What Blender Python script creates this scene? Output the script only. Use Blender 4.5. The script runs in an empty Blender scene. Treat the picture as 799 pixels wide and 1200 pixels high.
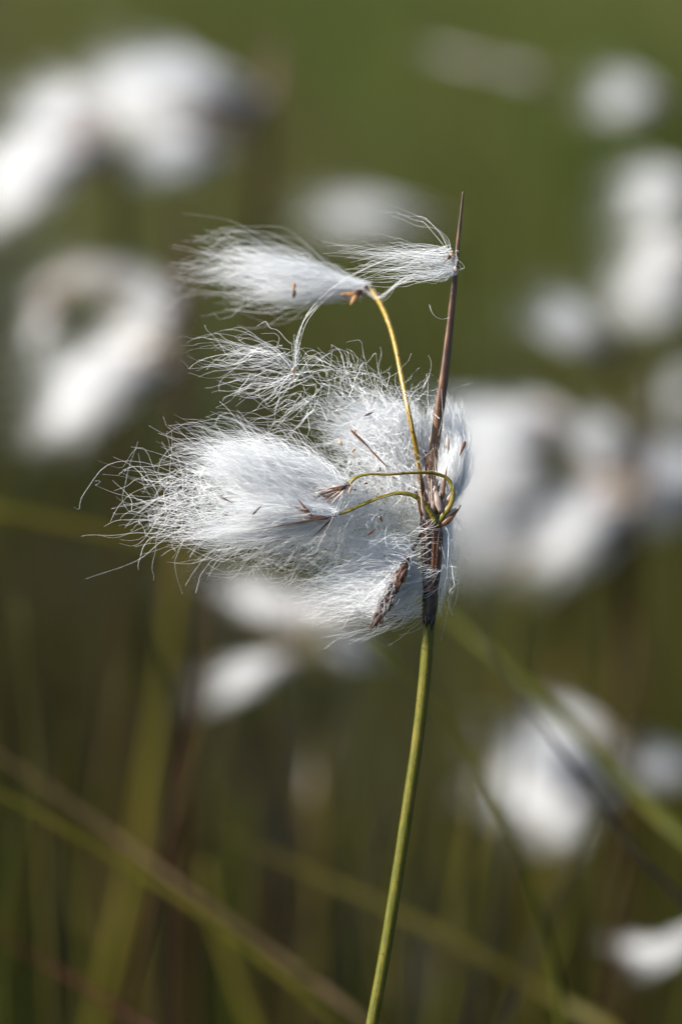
import bpy, math, random
import numpy as np
from mathutils import Vector

rng = np.random.default_rng(7)
random.seed(7)
scene = bpy.context.scene
COL = scene.collection
PI = math.pi

# ------------------------------------------------------------------ camera frame
PITCH = math.radians(12.0)
FOCUS = 0.6                       # metres from lens to the plant in focus
S = 0.171 / 1200.0                # metres per photo pixel at that distance
CENTER = np.array([0.0, 0.0, 0.42])
F = np.array([0.0, math.cos(PITCH), -math.sin(PITCH)])
U = np.array([0.0, math.sin(PITCH), math.cos(PITCH)])
R = np.array([1.0, 0.0, 0.0])
CAM = CENTER - F * FOCUS


def world(p, d):
    """pixel(s) of the photograph at view depth d (metres) -> point(s) in the place"""
    p = np.asarray(p, float)
    d = np.asarray(d, float)[..., None]
    return CAM + F * d + (R * (p[..., 0:1] - 399.5) - U * (p[..., 1:2] - 600.0)) * S * d / FOCUS


def near(a):
    """(x, y, z) with z in the same small unit, away from the viewer -> world metres"""
    a = np.asarray(a, float)
    return world(a[..., :2], FOCUS + a[..., 2] * S)


# ------------------------------------------------------------------ materials
def new_mat(name):
    m = bpy.data.materials.new(name)
    m.use_nodes = True
    nt = m.node_tree
    return m, nt, nt.nodes['Principled BSDF'], nt.nodes['Material Output']


def ramp(nt, stops):
    r = nt.nodes.new('ShaderNodeValToRGB')
    e = r.color_ramp.elements
    while len(e) < len(stops):
        e.new(0.5)
    for i, (p, c) in enumerate(stops):
        e[i].position = p
        e[i].color = (*c, 1)
    return r


def mat_hair(name, col, trans=0.4, rough=0.4, spec=0.5, tcol=None):
    m, nt, b, out = new_mat(name)
    info = nt.nodes.new('ShaderNodeNewGeometry')
    rp = ramp(nt, [(0.0, tuple(c * 0.95 for c in col)), (0.5, col), (1.0, tuple(min(0.97, c * 1.03) for c in col))])
    nt.links.new(info.outputs['Random Per Island'], rp.inputs[0])
    nt.links.new(rp.outputs[0], b.inputs['Base Color'])
    b.inputs['Roughness'].default_value = rough
    b.inputs['Specular IOR Level'].default_value = spec
    t = nt.nodes.new('ShaderNodeBsdfTranslucent')
    if tcol is None:
        nt.links.new(rp.outputs[0], t.inputs['Color'])
    else:
        t.inputs['Color'].default_value = (*tcol, 1)
    mx = nt.nodes.new('ShaderNodeMixShader')
    mx.inputs[0].default_value = trans
    nt.links.new(b.outputs[0], mx.inputs[1])
    nt.links.new(t.outputs[0], mx.inputs[2])
    nt.links.new(mx.outputs[0], out.inputs[0])
    return m


def mat_plant(name, stops, scale=300.0, rough=0.45, stretch=(1, 1, 0.12), bump=0.15, trans=0.0, spec=0.4, detail=4.0):
    """streaky plant tissue: noise stretched along the stalk, fine bump"""
    m, nt, b, out = new_mat(name)
    tc = nt.nodes.new('ShaderNodeTexCoord')
    mp = nt.nodes.new('ShaderNodeMapping')
    mp.inputs['Scale'].default_value = stretch
    nz = nt.nodes.new('ShaderNodeTexNoise')
    nz.inputs['Scale'].default_value = scale
    nz.inputs['Detail'].default_value = detail
    nt.links.new(tc.outputs['Object'], mp.inputs[0])
    nt.links.new(mp.outputs[0], nz.inputs['Vector'])
    rp = ramp(nt, stops)
    nt.links.new(nz.outputs[0], rp.inputs[0])
    nt.links.new(rp.outputs[0], b.inputs['Base Color'])
    b.inputs['Roughness'].default_value = rough
    b.inputs['Specular IOR Level'].default_value = spec
    if bump:
        bp = nt.nodes.new('ShaderNodeBump')
        bp.inputs['Strength'].default_value = bump
        bp.inputs['Distance'].default_value = 0.0003
        nt.links.new(nz.outputs[0], bp.inputs['Height'])
        nt.links.new(bp.outputs[0], b.inputs['Normal'])
    if trans:
        t = nt.nodes.new('ShaderNodeBsdfTranslucent')
        nt.links.new(rp.outputs[0], t.inputs['Color'])
        mx = nt.nodes.new('ShaderNodeMixShader')
        mx.inputs[0].default_value = trans
        nt.links.new(b.outputs[0], mx.inputs[1])
        nt.links.new(t.outputs[0], mx.inputs[2])
        nt.links.new(mx.outputs[0], out.inputs[0])
    return m


M = {}
M['hair'] = mat_hair('cotton', (0.935, 0.943, 0.953), 0.33, 0.27, 0.8)
M['hair_far'] = mat_hair('cotton_far', (0.96, 0.96, 0.96), 0.58, 0.5, 0.2)
M['stem'] = mat_plant('green_stem', [(0.25, (0.038, 0.043, 0.002)), (0.5, (0.064, 0.066, 0.003)), (0.72, (0.095, 0.082, 0.007))], 900, 0.42, (1, 1, 0.05), 0.25, spec=0.22)
def speckle(m, scale, lo, hi, col):
    """small dark blemishes over the tissue colour"""
    nt = m.node_tree
    b = nt.nodes['Principled BSDF']
    src = b.inputs['Base Color'].links[0].from_socket
    tc = nt.nodes.new('ShaderNodeTexCoord')
    nz = nt.nodes.new('ShaderNodeTexNoise')
    nz.inputs['Scale'].default_value = scale
    nz.inputs['Detail'].default_value = 6.0
    nt.links.new(tc.outputs['Object'], nz.inputs['Vector'])
    mr = nt.nodes.new('ShaderNodeMapRange')
    mr.inputs['From Min'].default_value = lo
    mr.inputs['From Max'].default_value = hi
    nt.links.new(nz.outputs[0], mr.inputs['Value'])
    mc = nt.nodes.new('ShaderNodeMix')
    mc.data_type = 'RGBA'
    mc.inputs[7].default_value = (*col, 1)
    nt.links.new(mr.outputs[0], mc.inputs[0])
    nt.links.new(src, mc.inputs[6])
    nt.links.new(mc.outputs[2], b.inputs['Base Color'])


speckle(M['stem'], 2200, 0.54, 0.68, (0.05, 0.035, 0.008))
speckle(M['stem'], 160, 0.52, 0.75, (0.13, 0.095, 0.016))
M['peduncle'] = mat_plant('stalk_skin', [(0.25, (0.06, 0.06, 0.004)), (0.55, (0.12, 0.10, 0.008)), (0.8, (0.16, 0.075, 0.015))], 500, 0.35, (1, 1, 0.6), 0.15)
M['peduncle_tan'] = mat_plant('stalk_skin_yellow', [(0.25, (0.17, 0.11, 0.010)), (0.6, (0.25, 0.16, 0.016)), (0.8, (0.15, 0.06, 0.015))], 500, 0.35, (1, 1, 0.4), 0.15)
M['bract'] = mat_plant('dry_bract', [(0.3, (0.026, 0.011, 0.008)), (0.52, (0.075, 0.033, 0.018)), (0.72, (0.16, 0.082, 0.036))], 900, 0.38, (1, 1, 0.04), 0.3)
M['sheath'] = mat_plant('sheath_fibre', [(0.32, (0.006, 0.003, 0.003)), (0.5, (0.035, 0.014, 0.008)), (0.7, (0.16, 0.066, 0.028))], 1100, 0.45, (1, 1, 0.10), 0.6)
M['collar'] = mat_plant('black_collar', [(0.3, (0.004, 0.003, 0.003)), (0.7, (0.014, 0.008, 0.006))], 900, 0.4, (1, 1, 0.1), 0.3)
M['core'] = mat_plant('spikelet_core', [(0.3, (0.02, 0.010, 0.008)), (0.5, (0.08, 0.04, 0.025)), (0.72, (0.22, 0.13, 0.08))], 1500, 0.55, (1, 1, 1), 0.6)
M['core_dark'] = mat_plant('dark_core', [(0.3, (0.010, 0.005, 0.004)), (0.55, (0.035, 0.017, 0.011)), (0.75, (0.11, 0.06, 0.035))], 1500, 0.55, (1, 1, 1), 0.6)
M['scale'] = mat_plant('scale_skin', [(0.3, (0.05, 0.018, 0.009)), (0.55, (0.13, 0.055, 0.026)), (0.75, (0.24, 0.13, 0.065))], 700, 0.4, (1, 1, 0.3), 0.1, 0.25)
M['scale_tan'] = mat_plant('tan_scale_skin', [(0.3, (0.16, 0.08, 0.05)), (0.7, (0.42, 0.28, 0.20))], 300, 0.5, (1, 1, 1), 0.0, 0.3, spec=0.1)
M['scale_pale'] = mat_plant('pale_scale_skin', [(0.3, (0.30, 0.20, 0.15)), (0.55, (0.52, 0.42, 0.36)), (0.75, (0.65, 0.58, 0.53))], 900, 0.35, (1, 1, 0.3), 0.1, 0.3)
M['scale_dark'] = mat_plant('dark_scale_skin', [(0.3, (0.02, 0.010, 0.008)), (0.6, (0.07, 0.035, 0.022))], 900, 0.4, (1, 1, 0.3), 0.1)
M['seed'] = mat_plant('seed_skin', [(0.3, (0.14, 0.06, 0.03)), (0.7, (0.45, 0.26, 0.10))], 1500, 0.4, (1, 1, 1), 0.1)
M['far_green'] = mat_plant('far_green', [(0.3, (0.035, 0.042, 0.006)), (0.7, (0.054, 0.056, 0.008))], 120, 0.5, (1, 1, 0.1), 0.0, 0.2, spec=0.06)
M['far_olive'] = mat_plant('far_olive', [(0.3, (0.042, 0.037, 0.008)), (0.7, (0.072, 0.060, 0.013))], 120, 0.5, (1, 1, 0.1), 0.0, 0.2, spec=0.06)
M['far_lit'] = mat_plant('far_lit', [(0.3, (0.062, 0.060, 0.008)), (0.7, (0.105, 0.088, 0.014))], 120, 0.5, (1, 1, 0.1), 0.0, 0.25, spec=0.06)
M['far_tan'] = mat_plant('far_tan', [(0.3, (0.065, 0.045, 0.022)), (0.7, (0.10, 0.070, 0.034))], 120, 0.55, (1, 1, 0.1), 0.0, 0.1, spec=0.06)
M['far_brown'] = mat_plant('far_brown', [(0.3, (0.02, 0.011, 0.005)), (0.7, (0.045, 0.026, 0.011))], 120, 0.55, (1, 1, 0.1), 0.0, 0.1, spec=0.06)
M['far_red'] = mat_plant('far_red', [(0.3, (0.016, 0.005, 0.003)), (0.7, (0.035, 0.010, 0.005))], 120, 0.55, (1, 1, 0.1), 0.0, spec=0.06)
M['far_dark'] = mat_plant('far_dark', [(0.3, (0.01, 0.009, 0.007)), (0.7, (0.022, 0.019, 0.012))], 120, 0.5, (1, 1, 0.1), 0.0, spec=0.06)


for k in ('peduncle', 'peduncle_tan'):
    speckle(M[k], 1800, 0.56, 0.70, (0.05, 0.025, 0.008))


# ------------------------------------------------------------------ mesh helpers
def mesh_from(name, verts, quads, mat, smooth=True):
    me = bpy.data.meshes.new(name)
    verts = np.ascontiguousarray(verts, np.float32)
    quads = np.ascontiguousarray(quads, np.int32)
    me.vertices.add(len(verts))
    me.vertices.foreach_set('co', verts.ravel())
    n, k = quads.shape
    me.loops.add(n * k)
    me.loops.foreach_set('vertex_index', quads.ravel())
    me.polygons.add(n)
    me.polygons.foreach_set('loop_start', np.arange(n, dtype=np.int32) * k)
    me.polygons.foreach_set('use_smooth', np.full(n, smooth))
    me.update(calc_edges=True)
    me.validate()
    me.materials.append(mat)
    return me


def link(name, me, parent=None, loc=None):
    o = bpy.data.objects.new(name, me)
    COL.objects.link(o)
    if loc is not None:
        o.location = loc
    if parent is not None:
        o.parent = parent
        bpy_loc = Vector(root_loc(parent))
        if loc is None:
            o.location = -bpy_loc
    return o


def root_loc(o):
    v = Vector(o.location)
    while o.parent is not None:
        o = o.parent
        v += Vector(o.location)
    return v


def tag(o, label, cat, group=None, kind=None):
    if label:
        o['label'] = label
    if cat:
        o['category'] = cat
    if group:
        o['group'] = group
    if kind:
        o['kind'] = kind
    return o


def thing(name, loc, label, cat, group=None):
    o = bpy.data.objects.new(name, None)
    o.empty_display_size = 0.01
    COL.objects.link(o)
    o.location = tuple(loc)
    return tag(o, label, cat, group, 'thing')


def strand_tubes(P, rad, sides=3, taper=0.35):
    """P (n,K,3) world points, rad (n,) -> verts, quads of n thin tubes"""
    n, K, _ = P.shape
    T = np.gradient(P, axis=1)
    T /= np.linalg.norm(T, axis=2, keepdims=True) + 1e-12
    ref = rng.normal(size=(n, 1, 3))
    ref = ref / np.linalg.norm(ref, axis=2, keepdims=True)
    N = np.cross(T, np.broadcast_to(ref, P.shape))
    N /= np.linalg.norm(N, axis=2, keepdims=True) + 1e-9
    B = np.cross(T, N)
    prof = np.linspace(1.0, taper, K)[None, :, None]
    r = rad[:, None, None] * prof
    rings = []
    for s in range(sides):
        a = 2 * PI * s / sides
        rings.append(P + (N * math.cos(a) + B * math.sin(a)) * r)
    V = np.stack(rings, axis=2)                       # n,K,sides,3
    idx = np.arange(n * K * sides).reshape(n, K, sides)
    q = []
    for s in range(sides):
        s2 = (s + 1) % sides
        q.append(np.stack([idx[:, :-1, s], idx[:, :-1, s2], idx[:, 1:, s2], idx[:, 1:, s]], axis=-1).reshape(-1, 4))
    return V.reshape(-1, 3), np.concatenate(q)


def catmull(pts, n):
    """smooth curve through points, tangents weighted by chord length so it never loops"""
    p = np.asarray(pts, float)
    h = np.linalg.norm(np.diff(p, axis=0), axis=1) ** 0.75 + 1e-9
    k = np.concatenate([[0], np.cumsum(h)])
    sl = np.diff(p, axis=0) / h[:, None]
    m = np.empty_like(p)
    m[1:-1] = (sl[:-1] * h[1:, None] + sl[1:] * h[:-1, None]) / (h[1:] + h[:-1])[:, None]
    m[0] = 1.5 * sl[0] - 0.5 * m[1] if len(p) > 2 else sl[0]
    m[-1] = 1.5 * sl[-1] - 0.5 * m[-2] if len(p) > 2 else sl[-1]
    t = np.linspace(0, k[-1], n)
    i = np.clip(np.searchsorted(k, t, 'right') - 1, 0, len(h) - 1)
    u = ((t - k[i]) / h[i])[:, None]
    hh = h[i][:, None]
    return ((2 * u ** 3 - 3 * u ** 2 + 1) * p[i] + (u ** 3 - 2 * u ** 2 + u) * hh * m[i]
            + (-2 * u ** 3 + 3 * u ** 2) * p[i + 1] + (u ** 3 - u ** 2) * hh * m[i + 1])


def tube(name, pts, radii, mat, parent=None, n=40, sides=12, flat=1.0, ridge=0.0, twist=0.0, ref=None, jitter=0.0, ribs=0.0):
    """smooth tapered tube through world points; flat < 1 squashes it into a blade, ridge fluted"""
    C = catmull(pts, n)
    rr = np.interp(np.linspace(0, 1, n), np.linspace(0, 1, len(radii)), radii)
    if jitter:
        rr = rr * (1 + jitter * np.convolve(rng.normal(size=n), np.ones(3) / 3, 'same'))
    T = np.gradient(C, axis=0)
    T /= np.linalg.norm(T, axis=1, keepdims=True)
    ref = -F if ref is None else np.asarray(ref, float)
    A = np.cross(T, ref)
    A /= np.linalg.norm(A, axis=1, keepdims=True) + 1e-12
    B = np.cross(A, T)
    tw = np.linspace(0, twist, n)[:, None]
    A, B = A * np.cos(tw) + B * np.sin(tw), B * np.cos(tw) - A * np.sin(tw)
    V = []
    for s in range(sides):
        a = 2 * PI * s / sides
        k = 1 + ridge * math.cos(a * 3) + ribs * math.cos(a * 12)
        V.append(C + (A * math.cos(a) + B * math.sin(a) * flat) * (rr * k)[:, None])
    V = np.stack(V, 1).reshape(-1, 3)
    idx = np.arange(n * sides).reshape(n, sides)
    q = [np.stack([idx[:-1, s], idx[:-1, (s + 1) % sides], idx[1:, (s + 1) % sides], idx[1:, s]], -1) for s in range(sides)]
    q = np.concatenate(q)
    # end caps as fans of quads onto a centre point
    V = np.vstack([V, C[0], C[-1]])
    c0, c1 = n * sides, n * sides + 1
    caps = []
    for s in range(0, sides, 2):
        caps.append([c0, idx[0, (s + 2) % sides], idx[0, s + 1], idx[0, s]])
        caps.append([c1, idx[-1, s], idx[-1, s + 1], idx[-1, (s + 2) % sides]])
    q = np.vstack([q, np.array(caps)])
    return link(name, mesh_from(name, V, q, mat), parent)


# ------------------------------------------------------------------ hair generator (small units: one photo pixel)
def ellipsoid(n, c, r, shell=0.5):
    d = rng.normal(size=(n, 3))
    d /= np.linalg.norm(d, axis=1, keepdims=True)
    k = rng.random(n) ** (shell / 1.5)
    return np.asarray(c, float) + d * k[:, None] * np.asarray(r, float)


def curves(root, ctrl, tip, wave=1.0, K=14, curl=0.0):
    n = len(root)
    t = np.linspace(0, 1, K)[None, :, None]
    P = root[:, None] * (1 - t) ** 2 + ctrl[:, None] * 2 * t * (1 - t) + tip[:, None] * t ** 2
    ln = np.linalg.norm(tip - root, axis=1)[:, None, None]
    for f0, f1, amp in ((0.4, 1.0, 0.045), (1.1, 2.4, 0.015), (2.6, 5.0, 0.0045)):
        f = rng.uniform(f0, f1, (n, 1, 3))
        ph = rng.uniform(0, 2 * PI, (n, 1, 3))
        a = rng.normal(0, amp, (n, 1, 3)) * wave
        P = P + a * ln * (np.sin(2 * PI * f * t + ph) - np.sin(ph)) * np.minimum(1, t * 2.0)
    if curl:
        f = rng.uniform(0.5, 1.3, (n, 1, 1))
        ph = rng.uniform(0, 2 * PI, (n, 1, 1))
        w = np.maximum(0, t - 0.45) ** 1.5
        amp = curl * ln * rng.random((n, 1, 1)) ** 2
        off = np.concatenate([np.sin(2 * PI * f * t * 1.5 + ph), np.cos(2 * PI * f * t * 1.5 + ph), np.sin(2 * PI * f * t + ph * 2)], axis=2)
        P = P + off * w * amp
    return P


DENSE = 1.6


def tuft(n, a, b, tip, tip_r, root_r=4.0, push=(0, 0, 0), push_j=10.0, clump=0.55, nclump=40, lmin=0.6, lmax=1.1, wave=1.0, K=14, curl=0.15, shell=0.6, bend=0.42):
    """n hairs rooted along a-b, blown towards the ellipsoid tip/tip_r, gathered in locks"""
    n = int(n * DENSE) if n >= 200 else n
    u = rng.random((n, 1))
    root = np.asarray(a, float) * (1 - u) + np.asarray(b, float) * u + rng.normal(0, root_r / 2, (n, 3))
    tp = ellipsoid(n, tip, tip_r, shell)
    if nclump:
        cc = ellipsoid(nclump, tip, tip_r, shell)
        which = np.argmin(((tp[:, None] - cc[None]) ** 2).sum(-1), axis=1)
        k = clump * rng.random((n, 1)) ** 0.6
        tp = tp * (1 - k) + cc[which] * k
    tp = root + (tp - root) * rng.uniform(lmin, lmax, (n, 1))
    ctrl = root + (tp - root) * bend + np.asarray(push, float) + rng.normal(0, push_j, (n, 3))
    return curves(root, ctrl, tp, wave, K, curl)


def hair_mesh(name, groups, mat, rad=(0.14, 0.27), taper=0.4, to_world=near, unit=S):
    V, Q, off = [], [], 0
    for P in groups:
        r = rng.uniform(rad[0], rad[1], len(P)) * unit
        v, q = strand_tubes(to_world(P), r, 3, taper)
        V.append(v)
        Q.append(q + off)
        off += len(v)
    return mesh_from(name, np.vstack(V), np.vstack(Q), mat)


def N(*pts):
    return near(np.array(pts, float))


def px(*w):
    return [x * S for x in w]


def scale_blade(parent, p0, p1, w, mat, z=0.0, bow=0.0, z1=None, flat=0.3, name='scale'):
    """a small pointed chaffy scale between two pixels (lanceolate, cupped)"""
    z1 = z if z1 is None else z1
    m = ((p0[0] + p1[0]) / 2 + bow, (p0[1] + p1[1]) / 2 - bow, (z + z1) / 2 - 1.5)
    pts = N((p0[0], p0[1], z), m, (p1[0], p1[1], z1))
    return tube(name, pts, px(w * 0.25, w * 0.5, w * 0.42, w * 0.25, 0.12), M[mat], parent, n=12, sides=8, flat=flat)


# ================================================================== the plant in focus
stem_px = [(503, 722, 0), (501, 752, 0), (497, 800, 0), (490, 862, 0), (478, 945, 0), (466, 1025, 0), (452, 1112, 0), (436, 1200, 0), (418, 1290, 2)]
stem_w = [tuple(p) for p in N(*stem_px)]
base = (-0.045, 0.03, 0.0)
stem_w += [(-0.012, 0.012, 0.20), (-0.032, 0.022, 0.09), base]
plant = thing('cotton_grass', base, 'cotton grass in sharp focus, white hairs blown sideways round a brown spike', 'cotton grass', 'cotton grass plants')
tube('stem', stem_w, px(7.0, 7.0, 7.0, 7.2, 7.4, 7.4, 7.6, 7.6, 7.8, 8.0, 8.5, 9.0), M['stem'], plant, n=200, sides=48, ridge=0.02, jitter=0.015, ribs=0.010)
tube('sheath', N((504, 590, 0), (505, 606, 0), (506, 640, 0), (505, 680, 0), (504, 712, 0), (503, 716, 0)), px(9.5, 13.2, 13.0, 10.8, 8.8, 8.2), M['sheath'], plant, n=50, sides=20, ridge=0.05, jitter=0.05)
tube('collar', N((504.4, 694, 0), (504, 704, 0), (503.5, 714, 0), (503, 722, 0), (502.6, 727, 0)), px(9.4, 9.3, 8.7, 8.0, 7.3), M['collar'], plant, n=20, sides=18, ridge=0.04, jitter=0.02)
for dx, ln, zz in ((-6.2, 9, -3.5), (-3.4, 14, -6.6), (0.2, 8, -7.6), (3.2, 16, -6.8), (5.6, 10, -4.8)):
    scale_blade(plant, (503 + dx, 720), (502.3 + dx * 0.94, 724 + ln), 4.6, 'collar', zz, name='sheath_tooth', z1=zz + 0.4, flat=0.35)
for dx, y0, y1, zz in ((-9, 612, 690, -8), (-4, 600, 668, -12), (2, 606, 700, -13.4), (7, 616, 676, -11), (10, 622, 690, -8)):
    scale_blade(plant, (505 + dx * 0.7, y1), (506 + dx * 1.3, y0), 4.2, ('scale_dark', 'scale', 'sheath')[int(y1) % 3], zz + 2.5, name='sheath_fibre', z1=zz - 1, flat=0.3)

tube('bract', N((506, 560, 2), (507, 540, 0), (513, 490, -1), (520, 440, -1), (527, 380, 0), (533, 320, 0), (538, 268, 1), (541, 240, 1), (542.5, 224, 1)),
     px(5.4, 6.0, 5.8, 5.2, 4.4, 3.7, 2.8, 1.8, 1.1), M['bract'], plant, n=90, sides=14, flat=0.75, ridge=0.06, jitter=0.02)
tube('bract', N((513, 613, -10), (524, 604, -13), (534, 598, -13), (540, 592, -12)), px(2.2, 4.2, 3.2, 0.6), M['scale_pale'], plant, n=20, sides=10, flat=0.4)['label'] = 'small papery tan bract pointing sideways'
tube('bract', N((515, 616, -12), (525, 610, -15), (533, 601, -15), (538, 596, -14)), px(1.6, 3.6, 2.4, 0.5), M['scale'], plant, n=20, sides=10, flat=0.4)

# stalks of the spikelets
tube('peduncle', N((512, 616, -11), (519, 604, -15), (528, 590, -19), (530, 574, -20), (524, 561, -21), (510, 555, -22), (485, 554, -24), (455, 556, -26), (430, 556, -27), (416, 560, -28), (410, 566, -28)),
     px(3.2, 3.0, 3.0, 2.6, 2.6, 2.8, 2.8, 2.6, 2.5, 2.5, 3.6), M['peduncle'], plant, n=120, sides=14, flat=0.62, twist=2.2, jitter=0.10, ribs=0.03)
tube('peduncle', N((510, 612, -14), (504, 599, -16), (494, 587, -18), (482, 580, -20), (466, 578, -22), (448, 582, -24), (425, 591, -26), (405, 600, -28), (392, 604, -28)),
     px(3.2, 3.6, 3.0, 2.7, 2.6, 2.8, 3.0, 2.8, 2.2), M['peduncle'], plant, n=120, sides=14, flat=0.62, twist=-1.5, jitter=0.10, ribs=0.03)
tube('peduncle', N((498, 610, -6), (493, 570, 6), (488, 530, -4), (480, 490, -14), (470, 440, 10), (459, 390, 45), (446, 357, 75), (432, 337, 100)),
     px(3.0, 3.0, 2.9, 2.8, 2.9, 2.9, 3.0, 3.0), M['peduncle_tan'], plant, n=120, sides=14, flat=0.8, twist=1.0, jitter=0.08, ribs=0.03)
tube('peduncle', N((500, 618, 6), (492, 628, 0), (484, 643, -4), (477, 655, -6)), px(2.4, 2.2, 2.0, 2.0), M['scale_dark'], plant, n=24, sides=10)

# --- spikelet around the spike (two lobes of hair)
sp_main = tube('spikelet', N((506, 608, 4), (507, 580, 6), (505, 555, 8), (498, 530, 12)), px(9, 11, 8, 3), M['core'], plant, n=24, sides=14, jitter=0.1)
g = []
g.append(tuft(3400, (500, 590, 16), (478, 522, 26), (432, 490, 34), (86, 52, 46), root_r=12, push=(8, -20, 8), push_j=11, clump=0.3, nclump=90, lmin=0.4, lmax=1.05, curl=0.12, shell=0.9))
g.append(tuft(800, (496, 580, 22), (440, 505, 22), (436, 500, 16), (92, 56, 36), root_r=34, push_j=12, clump=0.35, lmin=0.4, lmax=1.0, curl=0.2, wave=1.1))
g.append(tuft(1300, (507, 590, 8), (517, 562, 10), (520, 492, 24), (24, 40, 26), root_r=8, push=(24, -6, 4), push_j=7, clump=0.5, nclump=24, lmin=0.55, lmax=1.05, curl=0.08))
g.append(tuft(1300, (512, 600, 2), (522, 572, 2), (535, 528, 4), (16, 38, 26), root_r=7, push=(16, 4, 2), push_j=5, clump=0.5, nclump=24, lmin=0.55, lmax=1.08, curl=0.06))
g.append(tuft(260, (514, 602, -4), (520, 580, -6), (526, 536, -14), (18, 30, 12), root_r=5, push=(8, 2, 0), push_j=4, clump=0.5, nclump=12, lmin=0.6, lmax=1.05, curl=0.05))
# loose tangle to the left of the stalk
rt = ellipsoid(1000, (430, 602, 30), (64, 75, 36), 1.0)
tp = rt + rng.normal(0, 1, (1000, 3)) * (48, 34, 30) + (-26, 0, 0)
g.append(curves(rt, (rt + tp) / 2 + rng.normal(0, 18, rt.shape), tp, 1.6, 16, 0.3))
# hairs hanging down behind and beside the sheath, and across it
rt = np.stack([rng.uniform(510, 527, 260), rng.uniform(560, 625, 260), rng.uniform(2, 26, 260)], 1)
tp = np.stack([rng.normal(513, 5, 260), rng.uniform(640, 722, 260), rng.uniform(0, 20, 260)], 1)
g.append(curves(rt, (rt + tp) / 2 + rng.normal(0, 5, rt.shape) + (7, 0, 0), tp, 1.0, 14, 0.1))
nx = 64
rt = np.stack([rng.uniform(510, 522, nx), np.where(rng.random(nx) < 0.5, rng.uniform(596, 640, nx), rng.normal(668, 8, nx)), rng.uniform(-8, 4, nx)], 1)
tp = np.stack([rng.uniform(425, 492, nx), rt[:, 1] + rng.uniform(-25, 40, nx), rng.uniform(-12, 4, nx)], 1)
g.append(curves(rt, np.stack([rng.normal(503, 5, nx), (rt[:, 1] + tp[:, 1]) / 2 + rng.normal(4, 10, nx), rng.uniform(-34, -24, nx)], 1), tp, 0.8, 18, 0.1))
# stray curls on the right-hand side
rt = np.stack([rng.uniform(512, 528, 60), rng.uniform(560, 690, 60), rng.uniform(-8, 14, 60)], 1)
tp = rt + rng.normal(0, 1, (60, 3)) * (9, 18, 12) + (5, 8, 0)
g.append(curves(rt, (rt + tp) / 2 + rng.normal(0, 10, rt.shape) + (8, 0, 0), tp, 1.6, 18, 0.5))
rt = ellipsoid(130, (432, 474, 5), (80, 32, 40), 0.6)
tp = rt + rng.normal(0, 1, (130, 3)) * (26, 14, 18) + (-8, -20, 0)
g.append(curves(rt, (rt + tp) / 2 + rng.normal(0, 9, rt.shape), tp, 1.5, 18, 0.4))
link('cotton_hair', hair_mesh('cotton_hair', g, M['hair']), sp_main)
for p0, p1, w, mt, z in (((410, 503), (436, 528), 3.4, 'scale', -40), ((432, 525), (458, 552), 2.4, 'scale', -36), ((545, 517), (538, 535), 4.2, 'scale', -32), ((524, 512), (525, 530), 5, 'scale_pale', -30), ((427, 487), (438, 483), 3.0, 'scale_dark', -48),
                         ((516, 600), (508, 566), 8, 'scale_pale', -18), ((498, 598), (496, 566), 7, 'scale', -14), ((506, 600), (512, 556), 7, 'scale_pale', -16), ((494, 605), (488, 575), 5, 'scale', -16),
                         ((444, 604), (448, 612), 4, 'scale_dark', -40), ((430, 627), (440, 620), 3, 'scale', -40), ((412, 530), (417, 526), 3, 'seed', -44), ((398, 516), (401, 523), 3, 'seed', -40)):
    scale_blade(sp_main, p0, p1, w, mt, z)

for k in range(16):
    bx, by = rng.uniform(496, 520), rng.uniform(584, 612)
    L = rng.uniform(22, 48)
    tx = bx + (bx - 504) * 0.9 + rng.uniform(-6, 6)
    scale_blade(sp_main, (bx, by), (tx, by - L), rng.uniform(2.4, 6.5), ('scale_pale', 'scale', 'scale_tan', 'scale_dark', 'scale_pale')[k % 5], -8 - rng.uniform(0, 9), z1=-10 - rng.uniform(0, 14))
for k in range(26):
    p = ellipsoid(1, (440, 570, 0), (85, 100, 1), 1.2)[0]
    a = rng.uniform(0, PI)
    L = rng.uniform(2, 6)
    scale_blade(sp_main, (p[0], p[1]), (p[0] + L * math.cos(a), p[1] + L * math.sin(a)), rng.uniform(1.0, 2.6), ('seed', 'scale', 'scale_dark', 'scale_tan')[k % 4], rng.uniform(-30, -8))

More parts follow.
